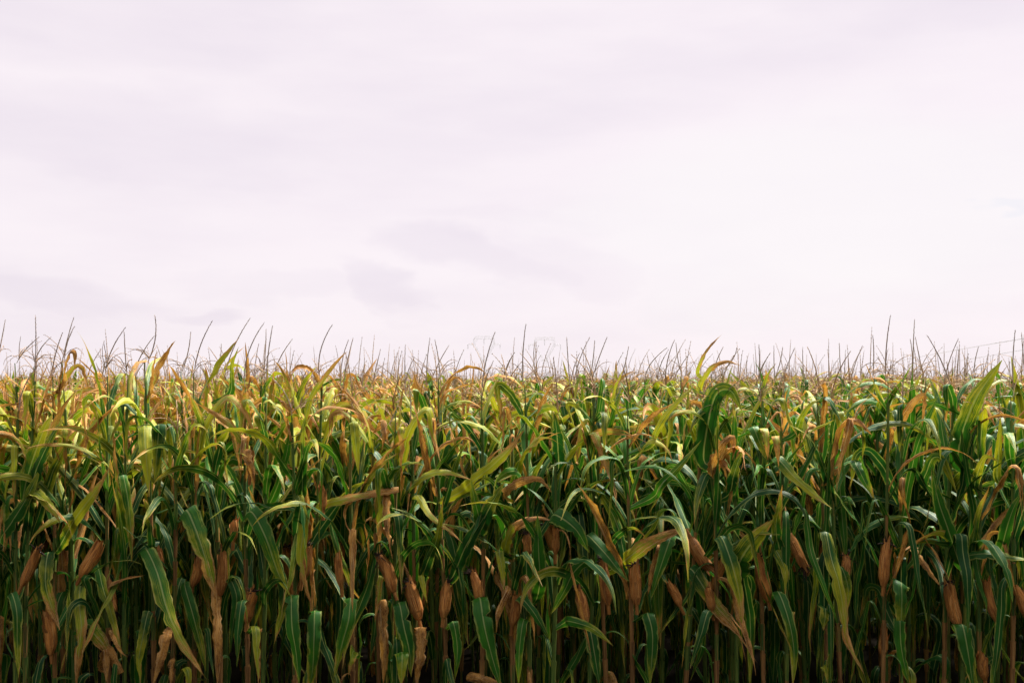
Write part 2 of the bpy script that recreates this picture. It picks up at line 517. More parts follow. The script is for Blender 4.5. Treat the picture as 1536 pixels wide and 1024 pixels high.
def leaf_tone(rng, z, x=0.0, deep=False):
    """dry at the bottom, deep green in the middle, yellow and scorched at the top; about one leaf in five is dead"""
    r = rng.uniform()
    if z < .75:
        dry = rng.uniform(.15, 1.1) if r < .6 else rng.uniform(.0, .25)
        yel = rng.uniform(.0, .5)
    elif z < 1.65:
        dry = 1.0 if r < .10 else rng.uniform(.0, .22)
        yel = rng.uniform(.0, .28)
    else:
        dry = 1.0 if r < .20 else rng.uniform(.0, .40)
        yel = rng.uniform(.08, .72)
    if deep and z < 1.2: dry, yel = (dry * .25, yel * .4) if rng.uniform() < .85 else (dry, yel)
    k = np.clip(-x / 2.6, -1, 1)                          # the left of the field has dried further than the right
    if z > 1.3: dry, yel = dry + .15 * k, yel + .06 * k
    return np.array([dry, max(0, yel), rng.uniform(0, 1) if z > 1.45 else rng.uniform(0, .5)])  # lower leaves get darker greens: shade inside the crop put into the colour


def stalk_points(bx, by, tx, ty, ztop, n, rng):
    z = np.linspace(0, ztop, n)
    s_ = z / ztop
    wob = .012
    return np.stack([bx + (tx - bx) * s_ ** 1.5 + wob * np.sin(s_ * 5 + rng.uniform(0, 6)) * s_,
                     by + (ty - by) * s_ ** 1.5 + wob * np.sin(s_ * 4 + rng.uniform(0, 6)) * s_, z], axis=1)


def stalk(mb, pts, rng, dry, nodes, k=8, r0=.0108, r1=.0026):
    z = pts[:, 2]
    zz = np.unique(np.concatenate([z] + [[a - .012, a, a + .012] for a in nodes if .03 < a < z[-1] - .03]))
    P = np.stack([np.interp(zz, z, pts[:, i]) for i in range(3)], axis=1)
    r = r0 + (r1 - r0) * (zz / z[-1]) ** 1.3
    for a in nodes:
        r = r + .0028 * np.exp(-((zz - a) / .009) ** 2) * (1 - .5 * a / z[-1])
    tn = np.full((len(zz), 3), rng.uniform(.3, .7)); tn[:, 0] = np.clip(dry - .55 * np.clip((zz - .7) / 1.1, 0, 1), .05, 1)
    mb.tube(P, r, k, np.repeat(tn, k, axis=0), rng.uniform())


def sheath(mb, pts, rng, z0, z1, dry):
    """the leaf sheath: a sleeve round the stalk under each leaf, flaring a little at its mouth"""
    zz = np.linspace(z0, z1, 6)
    P = np.stack([np.interp(zz, pts[:, 2], pts[:, i]) for i in range(3)], axis=1)
    r = (.0112 - .0068 * (z0 / 2.1) ** 1.3) * np.array([1.02, 1.18, 1.22, 1.25, 1.33, 1.5]) * rng.uniform(.95, 1.08)
    mb.tube(P, r, 8, (dry, 0, rng.uniform(.2, .8)), rng.uniform())


def ear(parent, rng, p0, p1, fat=.029, dryness=1.0, silk=True):
    """husk-wrapped ear from shank p0 to tip p1, with separate husk tips and a tuft of dark silk"""
    p0, p1 = np.asarray(p0, float), np.asarray(p1, float)
    ax = p1 - p0
    L = np.linalg.norm(ax); ax = ax / L
    mb = MB()
    seed = rng.uniform()
    n, k = 16, 18
    s_ = np.linspace(0, 1, n)
    bend = unit(np.cross(ax, rng.normal(0, 1, 3))) * rng.uniform(-.012, .012)
    cen = p0 + ax * (s_ * L)[:, None] + bend * np.sin(s_ * np.pi)[:, None]
    r = fat * .76 * np.clip(.45 + 2.6 * s_, 0, 1) ** .9 * np.where(s_ > .55, 1 - .5 * ((s_ - .55) / .45) ** 1.7, 1)
    a = unit(np.cross(ax, np.array([.3, 1, .2]))); b = np.cross(ax, a)
    th = np.arange(k) / k * 2 * np.pi
    ridge = 1 + .05 * np.sin(th * 5 + rng.uniform(0, 6))[None, :] * (.4 + s_[:, None]) + rng.normal(0, .018, (n, k))
    P = cen[:, None] + (r[:, None] * ridge)[..., None] * (a * np.cos(th)[:, None] + b * np.sin(th)[:, None])[None]
    tone = (dryness, 0, .25)
    mb.grid(P, th / np.pi - 1, s_ * .9, tone, seed, wrap=True)
    nh = 9
    for j in range(nh):                                   # overlapping husk leaves, tips standing a little away
        t0 = j * 2 * np.pi / nh * 2.0 + rng.uniform(-.3, .3)
        sa = np.linspace(0, rng.uniform(.70, 1.18), 14)
        rr = np.interp(sa, s_, r) * (1.04 + .035 * (j % 4)) + .02 * np.clip(sa - sa[-1] * .7, 0, 1) * rng.uniform(0, 2.5)
        cc = p0 + ax * (sa * L)[:, None] + bend * np.sin(np.clip(sa, 0, 1) * np.pi)[:, None]
        hw = .72 * np.sin(np.pi * np.clip(.12 + sa / sa[-1] * .87, 0, 1)) ** .7 + .05
        uu = np.linspace(-1, 1, 6)
        tt = t0 + hw[:, None] * uu[None] + sa[:, None] * rng.normal(0, .25)
        Q = cc[:, None] + rr[:, None, None] * (a * np.cos(tt)[..., None] + b * np.sin(tt)[..., None])
        mb.grid(Q, uu, sa * .9, (dryness, 0, rng.uniform(.1, 1)), rng.uniform())
    sh = np.linspace(-.5, .08, 5)
    mb.tube(p0 + ax * (sh * .10)[:, None] * np.array([1, 1, 1.]), .009, 8, tone, seed)
    o = mb.build('ear', M_HUSK, parent)
    if silk:
        ms = MB()
        for j in range(16):
            dirn = unit(ax + rng.normal(0, .55, 3)); le = rng.uniform(.025, .065)
            q = np.linspace(0, 1, 4)[:, None]
            pa = p1 - ax * .012 + dirn * le * q + np.array([0, 0, -.02]) * q ** 2 + rng.normal(0, .006, 3) * q
            ms.tube(pa, np.linspace(.0048, .0016, 4), 4, (1, 0, .5), rng.uniform())
        ms.build('silk', M_SILK, o)
    return o


def spike(mb, path, rng, r=.0034, dens=1.0, mat=0, bead=.009, k=5):
    L = np.linalg.norm(np.diff(path, axis=0), axis=1).sum()
    n = len(path)
    q = np.linspace(0, 1, n)
    mb.tube(path, r * np.interp(q, [0, .18, .35, .7, 1], [.55, .75, 1, .8, .25]), k, (1, 0, .5), rng.uniform(), mat)
    c = int(L / .006 * dens)
    if c < 1: return
    s_ = np.linspace(.12, .97, c)
    x = np.stack([np.interp(s_, q, path[:, i]) for i in range(3)], axis=1)
    tg = unit(np.stack([np.interp(s_, q, np.gradient(path, axis=0)[:, i]) for i in range(3)], axis=1))
    for rep in range(2):
        rd = unit(np.cross(tg, rng.normal(0, 1, (c, 3))))
        dirn = unit(tg + rd * rng.uniform(.12, .42, (c, 1)))
        wd = np.cross(dirn, rd) * .0024 * (bead / .009)
        le = bead * rng.uniform(.7, 1.25, (c, 1)) * (1.1 - .5 * s_[:, None])
        p0 = x + rd * r * .5
        Q = np.stack([p0, p0 + dirn * le * .5 - wd, p0 + dirn * le, p0 + dirn * le * .5 + wd], axis=1)
        mb.quads(Q, (1, 0, .5), rng.uniform(), mat)


def tassel(rng, p_low, p_tip, bend, nb, lod=0, blen=.17, tan=False):
    """central spike from p_low to p_tip (bending sideways by `bend`), thin arching side branches low down"""
    mb = MB()
    p_low, p_tip = np.asarray(p_low, float), np.asarray(p_tip, float)
    n = 14 if lod == 0 else 6
    s_ = np.linspace(0, 1, n)
    ctr = (p_low + p_tip) / 2 + np.asarray(bend, float)
    path = ((1 - s_) ** 2)[:, None] * p_low + (2 * s_ * (1 - s_))[:, None] * ctr + (s_ ** 2)[:, None] * p_tip
    spike(mb, path, rng, .0029 if lod == 0 else .0038, 1.0 if lod == 0 else .2, 1 if tan else 0, .0095 if lod == 0 else .014, 6 if lod == 0 else 3)
    for j in range(nb):
        b = path[int(rng.uniform(.0, .24) * (n - 1))]
        az = rng.uniform(0, 6.28)
        le = rng.uniform(.5, 1.15) * blen
        k = 9 if lod == 0 else 5
        q = np.linspace(0, 1, k)
        e = np.radians(rng.uniform(35, 75) - rng.uniform(30, 150) * q ** 1.2 + np.cumsum(rng.normal(0, 6, k)))
        azs = az + np.cumsum(rng.normal(0, .12, k))
        st = np.stack([np.cos(e) * np.cos(azs), np.cos(e) * np.sin(azs), np.sin(e)], axis=1) * (le / (k - 1))
        pa = b + np.concatenate([[[0, 0, 0]], np.cumsum(st[:-1], axis=0)])
        spike(mb, pa, rng, .0018 if lod == 0 else .0026, .7 if lod == 0 else .12, 1, .007 if lod == 0 else .014, 3)
    return mb


def at(px, py, Y):
    return np.array([(px - HX) / FPX * Y, Y, CAMZ - (py - HY) / FPX * Y])


# ------------------------------------------------------------------ ground
gm = MB()
xs = np.concatenate([[-6000, -900, -120], np.linspace(-30, 30, 13), [120, 900, 6000]])
ys = np.concatenate([[-400, -60, -10], np.linspace(0, 60, 25), [140, 900, 7000]])
X, Yg = np.meshgrid(xs, ys)
Z = np.where((np.abs(X) < 31) & (Yg < 61), .02 * np.sin(X * 1.7) * np.sin(Yg * 2.3), 0) - .02
gm.grid(np.stack([X, Yg, Z], axis=-1), np.linspace(-1, 1, len(xs)), np.linspace(0, 1, len(ys)), (0, 0, 0), 0)
tag(gm.build('ground', M_SOIL), kind='structure')


# ------------------------------------------------------------------ what the photograph shows, plant by plant
# stalks of the front row: (x at the bottom of the picture, how dry the stalk is)
ROW1 = [(20, .5), (40, .6), (78, .7), (117, .3), (164, .85), (183, .1), (230, .9), (261, .8), (291, .6), (328, .9), (372, .9), (396, .3), (440, .7),
        (469, .6), (527, .8), (574, .9), (596, .7), (627, .7), (670, .9), (718, .8), (768, .75), (800, .5), (828, .15), (882, .4),
        (915, .9), (957, .9), (1023, .7), (1079, .8), (1112, .4), (1152, .8), (1177, .5), (1239, .8), (1264, .8), 
        (1325, .9), (1352, .5), (1412, .6), (1443, .25), (1474, .2), (1518, .9)]
# ears: (tip x, tip y, base x, base y, half width px, dryness, silk)
EARS = [(57, 823, 33, 877, 9, 1, 1), (151, 811, 122, 864, 12, 1, 0), (68, 916, 76, 980, 10.5, 1, 0), (298, 832, 289, 878, 9, 1, 1), (335, 822, 330, 892, 9.5, 1, 1),
        (380, 886, 371, 932, 10, 1, 1), (352, 779, 350, 810, 7, 1, 0), (568, 832, 590, 886, 11, .95, 1), (613, 871, 628, 928, 12, .95, 1), (671, 873, 665, 925, 10, 1, 1),
        (709, 858, 719, 902, 9, 1, 1), (773, 892, 768, 938, 9, 1, 0), (461, 818, 453, 870, 9, 1, 1), (438, 874, 441, 895, 6, 1, 0), (867, 881, 879, 933, 10, .9, 1),
        (904, 838, 912, 906, 10, 1, 1), (952, 845, 955, 906, 10, 1, 1), (1066, 855, 1036, 806, 11, .95, 0), (1136, 833, 1152, 900, 11, .95, 1), (1003, 874, 1020, 908, 8, 1, 0),
        (834, 792, 833, 830, 7, 1, 0), (791, 799, 793, 832, 7, 1, 1), (1208, 850, 1184, 800, 9, 1, 1), (1270, 832, 1265, 868, 9, 1, 1), (1330, 812, 1325, 878, 9.5, 1, 1),
        (1422, 872, 1437, 940, 11, .95, 1), (1480, 872, 1494, 930, 8, .8, 0), (1523, 878, 1537, 920, 9, 1, 0), (1326, 946, 1324, 982, 8, 1, 0), (1472, 979, 1477, 1018, 9, 1, 0),
        (377, 676, 375, 712, 6, 1, 0), (237, 826, 243, 866, 8, 1, 0), (482, 728, 484, 765, 7, .9, 0), (1062, 880, 1068, 915, 8, 1, 0), (507, 828, 512, 880, 7, 1, 0)]
# leaves one can follow: (points, width px, dry, yellow, (turn at base, turn at tip), flags) b = torn dry tip, c = blunt cut end
HERO = [
    ([(120, 862), (119, 906), (122, 940), (118, 981), (114, 1030)], 17, .42, .5, (0, 20), ''),
    ([(213, 832), (219, 823), (236, 859), (252, 917), (272, 959), (294, 995), (310, 1018)], 24, .30, .2, (10, 60), ''),
    ([(272, 775), (280, 765), (294, 795), (308, 837), (316, 866), (324, 896)], 30, .30, .15, (-10, 25), ''),
    ([(80, 836), (72, 829), (68, 873), (78, 912), (90, 945)], 20, .36, .25, (0, 30), ''),
    ([(132, 936), (138, 946), (155, 967), (180, 1010)], 24, .48, .1, (10, -20), 'c'),
    ([(228, 920), (222, 918), (214, 956), (208, 990), (211, 1026)], 15, .2, .45, (20, -30), ''),
    ([(258, 938), (250, 950), (240, 990), (230, 1028)], 15, .85, .6, (0, 30), ''),
    ([(282, 872), (277, 877), (288, 917), (300, 962), (309, 1006)], 17, .12, .25, (0, 20), ''),
    ([(14, 896), (18, 890), (25, 917), (26, 962), (28, 1016)], 15, .1, .2, (10, 0), ''),
    ([(338, 872), (344, 866), (355, 895), (350, 934), (344, 980)], 14, .05, .1, (0, 40), ''),
    ([(370, 905), (363, 901), (357, 945), (355, 1000)], 15, .05, .1, (0, 0), ''),
    ([(376, 944), (383, 940), (386, 978), (388, 1026)], 13, .25, .55, (30, 0), ''),
    ([(88, 822), (111, 780), (140, 740), (165, 700)], 19, .25, .75, (20, 0), ''),
    ([(45, 745), (55, 740), (75, 760), (91, 784)], 17, .2, .6, (0, 30), ''),
    ([(0, 812), (18, 782), (40, 746), (62, 700)], 22, .05, .3, (30, 10), ''),
    ([(366, 775), (378, 768), (399, 807), (416, 856), (434, 892)], 25, .08, .35, (0, 10), ''),
    ([(440, 752), (448, 744), (455, 790), (451, 837), (460, 884), (468, 908)], 15, .35, .6, (0, 40), ''),
    ([(474, 920), (472, 917), (471, 956), (469, 1003), (463, 1030)], 22, .05, .15, (0, 10), ''),
    ([(439, 898), (437, 894), (438, 940), (444, 978), (449, 1030)], 22, .05, .05, (10, -20), ''),
    ([(530, 902), (526, 897), (523, 929), (514, 962), (501, 1015)], 21, .12, .2, (0, 30), ''),
    ([(594, 908), (599, 905), (606, 940), (614, 976), (617, 1015)], 23, .08, .15, (0, 20), ''),
    ([(598, 982), (603, 978), (603, 1000), (602, 1030)], 20, .2, .3, (0, 0), ''),
    ([(535, 981), (530, 976), (527, 990), (523, 1012)], 20, .25, .2, (0, 20), ''),
    ([(627, 945), (631, 941), (633, 976), (624, 1030)], 18, 1.0, .5, (0, 50), ''),
    ([(674, 938), (680, 933), (686, 973), (682, 1020)], 15, .1, .2, (30, -20), ''),
    ([(717, 902), (720, 897), (727, 940), (738, 984), (752, 1032)], 26, .04, .05, (0, 15), ''),
    ([(764, 888), (766, 884), (749, 918), (745, 948)], 14, 1.0, .5, (30, 40), ''),
    ([(756, 830), (749, 826), (754, 857), (756, 886)], 13, .2, .5, (0, 10), ''),
    ([(560, 742), (546, 741), (524, 755), (519, 782), (536, 809), (549, 823)], 10, 1.0, .6, (40, 120), ''),
    ([(574, 868), (571, 865), (567, 895), (562, 932)], 9, .5, .6, (20, 0), ''),
    ([(574, 742), (580, 740), (582, 795), (589, 838)], 13, 1.0, .5, (0, 70), ''),
    ([(470, 762), (500, 752), (545, 742), (598, 733)], 15, .45, .6, (35, 50), 'c'),
    ([(620, 748), (627, 743), (646, 773), (674, 795), (694, 814)], 11, .35, .8, (20, 60), ''),
    ([(720, 800), (726, 778), (743, 745), (757, 722)], 22, .05, .3, (20, 0), ''),
    ([(722, 796), (719, 778), (711, 745), (706, 716)], 16, .05, .3, (-20, 0), ''),
    ([(678, 866), (699, 818), (723, 780), (738, 750)], 21, .02, .1, (25, 0), ''),
    ([(638, 866), (632, 862), (635, 880), (641, 905)], 10, .2, .6, (0, 0), ''),
    ([(757, 825), (766, 795), (778, 782), (793, 774)], 18, .4, .6, (20, 60), ''),
    ([(756, 812), (777, 789), (804, 776), (830, 781)], 13, .75, .9, (50, 60), ''),
    ([(826, 778), (834, 772), (863, 793), (884, 828)], 27, .05, .05, (15, 0), ''),
    ([(878, 806), (884, 804), (910, 832), (929, 856), (945, 872)], 21, .05, .05, (0, 30), ''),
    ([(924, 850), (940, 838), (971, 815), (1004, 800), (1036, 792)], 22, .42, .6, (10, 30), ''),
    ([(884, 848), (878, 842), (860, 859), (846, 887), (827, 920)], 19, .05, .15, (20, 0), ''),
    ([(992, 815), (990, 823), (979, 856), (972, 892)], 11, .75, 1.2, (0, 20), ''),
    ([(1010, 800), (1004, 812), (988, 859), (976, 898)], 21, .04, .05, (0, 0), ''),
    ([(968, 920), (972, 922), (979, 956), (975, 1030)], 20, .06, .2, (0, 15), ''),
    ([(846, 934), (853, 931), (888, 942), (920, 968)], 15, .15, .2, (-20, 20), ''),
    ([(880, 948), (885, 944), (891, 975), (900, 1030)], 21, .02, .0, (0, 10), ''),
    ([(792, 930), (785, 931), (779, 976), (778, 1030)], 14, .06, .15, (10, 0), ''),
    ([(1076, 815), (1082, 804), (1098, 845), (1110, 895), (1114, 945)], 25, .25, .35, (0, 40), ''),
    ([(1030, 862), (1037, 853), (1060, 887), (1082, 918), (1112, 948), (1136, 986)], 23, .50, .1, (0, 30), 'b'),
    ([(1110, 862), (1108, 845), (1129, 812), (1163, 776)], 33, .20, .35, (10, -15), ''),
    ([(1070, 922), (1062, 917), (1051, 954), (1035, 1002)], 15, .03, .1, (0, 0), ''),
    ([(776, 900), (781, 895), (802, 920), (826, 962)], 15, .04, .05, (20, 0), ''),
    ([(804, 900), (810, 870), (808, 830), (806, 770)], 21, .02, .05, (0, 20), ''),
    ([(1234, 803), (1239, 797), (1247, 837), (1258, 873), (1266, 918), (1273, 962), (1296, 1010)], 22, .33, .45, (0, 40), ''),
    ([(1256, 855), (1262, 850), (1272, 880), (1271, 915)], 15, .15, .4, (10, 0), ''),
    ([(1158, 830), (1164, 825), (1178, 856), (1178, 892)], 15, .2, .5, (0, 20), ''),
    ([(1160, 892), (1168, 888), (1183, 929), (1191, 976), (1189, 1030)], 18, .12, .25, (10, 0), ''),
    ([(1241, 918), (1239, 912), (1238, 925), (1235, 945)], 26, .15, .2, (0, 0), ''),
    ([(1242, 998), (1240, 992), (1240, 1005), (1239, 1022)], 26, .2, .3, (0, 0), ''),
    ([(1354, 880), (1352, 873), (1353, 895), (1352, 930)], 26, .05, .15, (0, 0), 'c'),
    ([(1348, 934), (1350, 930), (1352, 970), (1364, 1030)], 19, .06, .1, (0, 20), ''),
    ([(1440, 942), (1444, 937), (1452, 976), (1460, 1032)], 27, .03, .05, (0, 10), ''),
    ([(1432, 815), (1413, 800), (1391, 804), (1369, 820), (1347, 846)], 12, .45, 1.0, (40, 60), ''),
    ([(1440, 822), (1409, 815), (1368, 815), (1336, 827)], 13, .1, .3, (45, 60), ''),
    ([(1444, 836), (1470, 830), (1500, 832), (1545, 840)], 20, .08, .25, (45, 35), ''),
    ([(1443, 850), (1434, 830), (1421, 790), (1408, 752), (1397, 700)], 22, .02, .05, (10, 0), ''),
    ([(1440, 700), (1440, 662), (1460, 605), (1482, 570), (1503, 540)], 29, .05, .5, (0, 10), ''),
    ([(1158, 692), (1165, 686), (1191, 714), (1218, 738), (1248, 762)], 18, .15, .6, (0, 20), ''),
    ([(1503, 832), (1508, 800), (1519, 765), (1532, 738)], 19, .02, .1, (15, 0), ''),
    ([(1366, 818), (1374, 828), (1394, 855), (1413, 882)], 11, 1.0, .5, (0, 40), ''),
    ([(206, 646), (216, 637), (218, 670), (221, 705), (224, 745)], 20, .18, .75, (0, 20), ''),
    ([(230, 646), (238, 637), (236, 670), (232, 722)], 21, .08, .4, (0, 0), ''),
    ([(293, 705), (297, 680), (309, 635), (339, 596), (364, 613), (384, 653)], 15, .35, .6, (15, 60), ''),
    ([(371, 690), (369, 673), (373, 690), (379, 712), (381, 735)], 13, 1.0, .5, (0, 20), ''),
    ([(34, 750), (44, 705), (63, 651), (80, 618)], 27, .1, .55, (15, 10), ''),
    ([(44, 740), (56, 700), (80, 650), (95, 628)], 23, .05, .3, (20, 20), ''),
    ([(92, 580), (97, 548), (104, 528), (112, 530), (112, 552)], 12, 1.1, .5, (10, 70), ''),
    ([(224, 590), (228, 560), (233, 532), (238, 528)], 9, .9, .9, (20, 60), ''),
    ([(345, 590), (347, 550), (353, 532), (358, 520)], 11, .1, .5, (0, 30), ''),
    ([(598, 712), (603, 690), (612, 651), (630, 620), (644, 616), (650, 650), (662, 697)], 17, .3, .8, (10, 50), ''),
    ([(690, 738), (704, 725), (735, 701), (765, 672), (786, 645)], 19, .28, 1.1, (20, 30), ''),
    ([(613, 735), (624, 722), (642, 711), (670, 707), (707, 719)], 15, .25, .75, (40, 50), ''),
    ([(542, 738), (556, 716), (577, 692), (598, 679)], 11, .25, .6, (30, 50), ''),
    ([(454, 645), (462, 630), (484, 612), (517, 612), (541, 621)], 9, .5, .7, (45, 70), ''),
    ([(452, 745), (454, 700), (454, 650), (456, 632)], 15, .05, .3, (10, 30), ''),
    ([(526, 640), (530, 633), (534, 668), (538, 712)], 14, .15, .7, (0, 0), ''),
    ([(568, 640), (575, 629), (577, 648), (573, 675)], 11, 1.0, .6, (0, 30), ''),
    ([(1056, 690), (1061, 640), (1074, 592), (1096, 586), (1113, 616)], 31, .08, .2, (0, 25), ''),
    ([(838, 700), (836, 660), (833, 632), (830, 618)], 21, .02, .1, (0, 20), ''),
    ([(898, 625), (906, 618), (907, 645), (906, 676)], 12, .1, .45, (0, 0), ''),
    ([(880, 660), (889, 648), (897, 664), (902, 684), (904, 700)], 14, .45, .6, (0, 20), ''),
    ([(976, 665), (985, 645), (1006, 613), (1043, 577)], 12, .15, .7, (30, 50), ''),
    ([(980, 745), (990, 728), (1017, 701), (1052, 660)], 14, .05, .3, (20, 20), ''),
    ([(958, 680), (966, 668), (979, 660), (1000, 673), (1010, 694)], 12, .3, 1.0, (30, 60), ''),
    ([(752, 745), (768, 728), (790, 719), (812, 720), (827, 738)], 15, .65, .6, (30, 30), ''),
    ([(1094, 740), (1100, 715), (1108, 690), (1117, 672)], 18, .1, .2, (0, 10), ''),
    ([(1048, 584), (1058, 562), (1074, 547), (1092, 542), (1109, 548)], 10, .45, .7, (20, 50), ''),
    ([(1046, 560), (1052, 540), (1064, 520), (1083, 501)], 7, .5, 1.2, (20, 60), ''),
    ([(1244, 720), (1246, 690), (1256, 650), (1268, 630), (1278, 628), (1270, 665), (1258, 710), (1252, 745)], 15, .95, .6, (10, 60), 'b'),
    ([(1262, 650), (1275, 630), (1292, 636), (1308, 652)], 14, .7, .6, (40, 60), ''),
    ([(1344, 660), (1356, 625), (1372, 602), (1386, 593), (1385, 615), (1383, 642)], 11, .62, .7, (15, 20), ''),
    ([(1386, 730), (1391, 705), (1399, 687), (1411, 687), (1422, 708), (1435, 738)], 16, .1, .4, (0, 20), ''),
    ([(1462, 730), (1468, 705), (1479, 684), (1498, 692)], 13, .15, .6, (20, 50), ''),
    ([(1497, 720), (1498, 680), (1500, 645), (1501, 622)], 11, .1, .8, (30, 0), ''),
    ([(1278, 690), (1286, 700), (1296, 720), (1306, 740)], 16, .02, .05, (0, 20), ''),
    ([(1192, 650), (1203, 625), (1216, 606), (1230, 599)], 11, .12, .6, (20, 50), ''),
    ([(1066, 720), (1070, 690), (1082, 668), (1096, 655), (1102, 672), (1098, 690)], 15, 1.0, .5, (0, 60), ''),
    ([(1072, 700), (1080, 690), (1092, 705), (1103, 730)], 13, .9, .5, (10, 40), 'b'),
    ([(1124, 646), (1130, 640), (1138, 660), (1150, 690)], 17, .1, .3, (0, 20), ''),
    ([(1140, 650), (1146, 642), (1150, 660), (1152, 690)], 13, .35, .7, (0, 0), ''),
    ([(1232, 600), (1240, 595), (1252, 612), (1266, 640)], 14, .05, .2, (0, 30), ''),
    ([(1160, 660), (1163, 654), (1166, 675), (1168, 700)], 12, .4, 1.1, (0, 0), ''),
    ([(168, 900), (162, 880), (185, 868), (218, 862)], 8, 1.0, .6, (30, 70), ''),
    ([(164, 945), (170, 955), (180, 975), (192, 985)], 7, 1.0, .6, (0, 50), ''),
    ([(150, 1000), (152, 985), (157, 975), (160, 1024)], 15, .9, .8, (0, 10), ''),
    ([(322, 880), (325, 930), (327, 975), (326, 1028)], 14, 1.0, .2, (0, 30), ''),
    ([(574, 900), (575, 940), (577, 985), (575, 1028)], 15, 1.0, .1, (0, 20), ''),
    ([(700, 1012), (716, 1014), (736, 1020), (760, 1028)], 12, .9, .7, (40, 20), ''),
    ([(254, 990), (256, 995), (256, 1010), (255, 1030)], 14, .9, .9, (0, 0), ''),
]
# tassel spikes standing against the sky: (tip x, tip y, foot x, foot y, sideways bow px)
SPIKES = [(8, 479, 0, 520, 0), (53, 472, 52, 540, 0), (111, 475, 97, 532, -2), (112, 489, 102, 524, -1), (59, 505, 41, 526, -3), (94, 498, 85, 534, 0), (77, 505, 60, 537, -4),
          (189, 490, 165, 546, -5), (186, 497, 189, 546, 0), (232, 472, 224, 526, 0), (232, 503, 211, 544, -3), (235, 517, 249, 570, 0), (286, 497, 277, 540, 0), (319, 480, 297, 544, -2),
          (332, 515, 326, 552, 0), (376, 476, 349, 538, -6), (397, 483, 376, 552, -8), (399, 493, 395, 547, 0), (409, 488, 402, 545, 0), (388, 515, 383, 552, 0), (439, 508, 420, 549, -3),
          (441, 525, 432, 570, 0), (499, 486, 484, 550, -3), (523, 509, 515, 562, 0), (530, 506, 519, 562, 0), (506, 537, 473, 558, -5), (571, 523, 563, 557, 0), (547, 537, 544, 570, 0),
          (577, 537, 575, 570, 0), (608, 516, 609, 576, 0), (603, 526, 599, 570, 0), (622, 535, 612, 570, -2), (645, 506, 641, 562, 0), (652, 509, 657, 546, 0), (674, 517, 660, 545, -2),
          (640, 531, 627, 578, -2), (696, 524, 685, 570, -3), (743, 497, 729, 562, -3), (772, 528, 761, 565, -1), (738, 530, 752, 552, 0), (789, 485, 786, 546, 0), (772, 528, 760, 562, -2),
          (802, 512, 805, 557, 0), (850, 505, 854, 560, 1), (885, 505, 867, 564, -5), (892, 510, 886, 556, 0), (911, 505, 891, 563, -3), (935, 528, 924, 570, -3), (943, 519, 930, 570, -2),
          (938, 536, 939, 562, 0), (970, 528, 976, 562, 0), (1001, 521, 976, 559, -6), (1012, 509, 1003, 562, 0), (1014, 514, 1020, 545, 0), (1003, 524, 992, 553, 0), (1036, 528, 1017, 562, -2),
          (1085, 520, 1074, 548, -2), (1105, 522, 1092, 542, 0), (1114, 525, 1111, 565, 0), (1121, 534, 1120, 567, 0), (1155, 529, 1143, 562, -3), (1161, 518, 1163, 566, 0), (1174, 520, 1166, 551, 0),
          (1156, 529, 1143, 558, -2), (1192, 522, 1176, 567, -1), (1204, 520, 1207, 562, 0), (1259, 514, 1263, 566, 0), (1268, 525, 1266, 556, 0), (1294, 518, 1280, 564, -2), (1309, 502, 1309, 553, 0),
          (1336, 472, 1330, 550, 0), (1372, 478, 1370, 558, 0), (1365, 508, 1365, 553, 0), (1373, 505, 1383, 553, 0), (1390, 502, 1416, 562, 6), (1438, 507, 1422, 562, -3), (1438, 525, 1435, 570, 0),
          (1468, 520, 1463, 550, 0), (1453, 530, 1449, 567, 0), (1482, 531, 1474, 564, 0), (1523, 494, 1521, 567, 0), (1532, 498, 1536, 550, 0), (1513, 536, 1513, 570, 0),
          (612, 570, 613, 618, 0), (600, 590, 575, 640, 4), (1340, 575, 1318, 640, -4), (152, 523, 138, 560, -3), (160, 536, 155, 566, 0)]


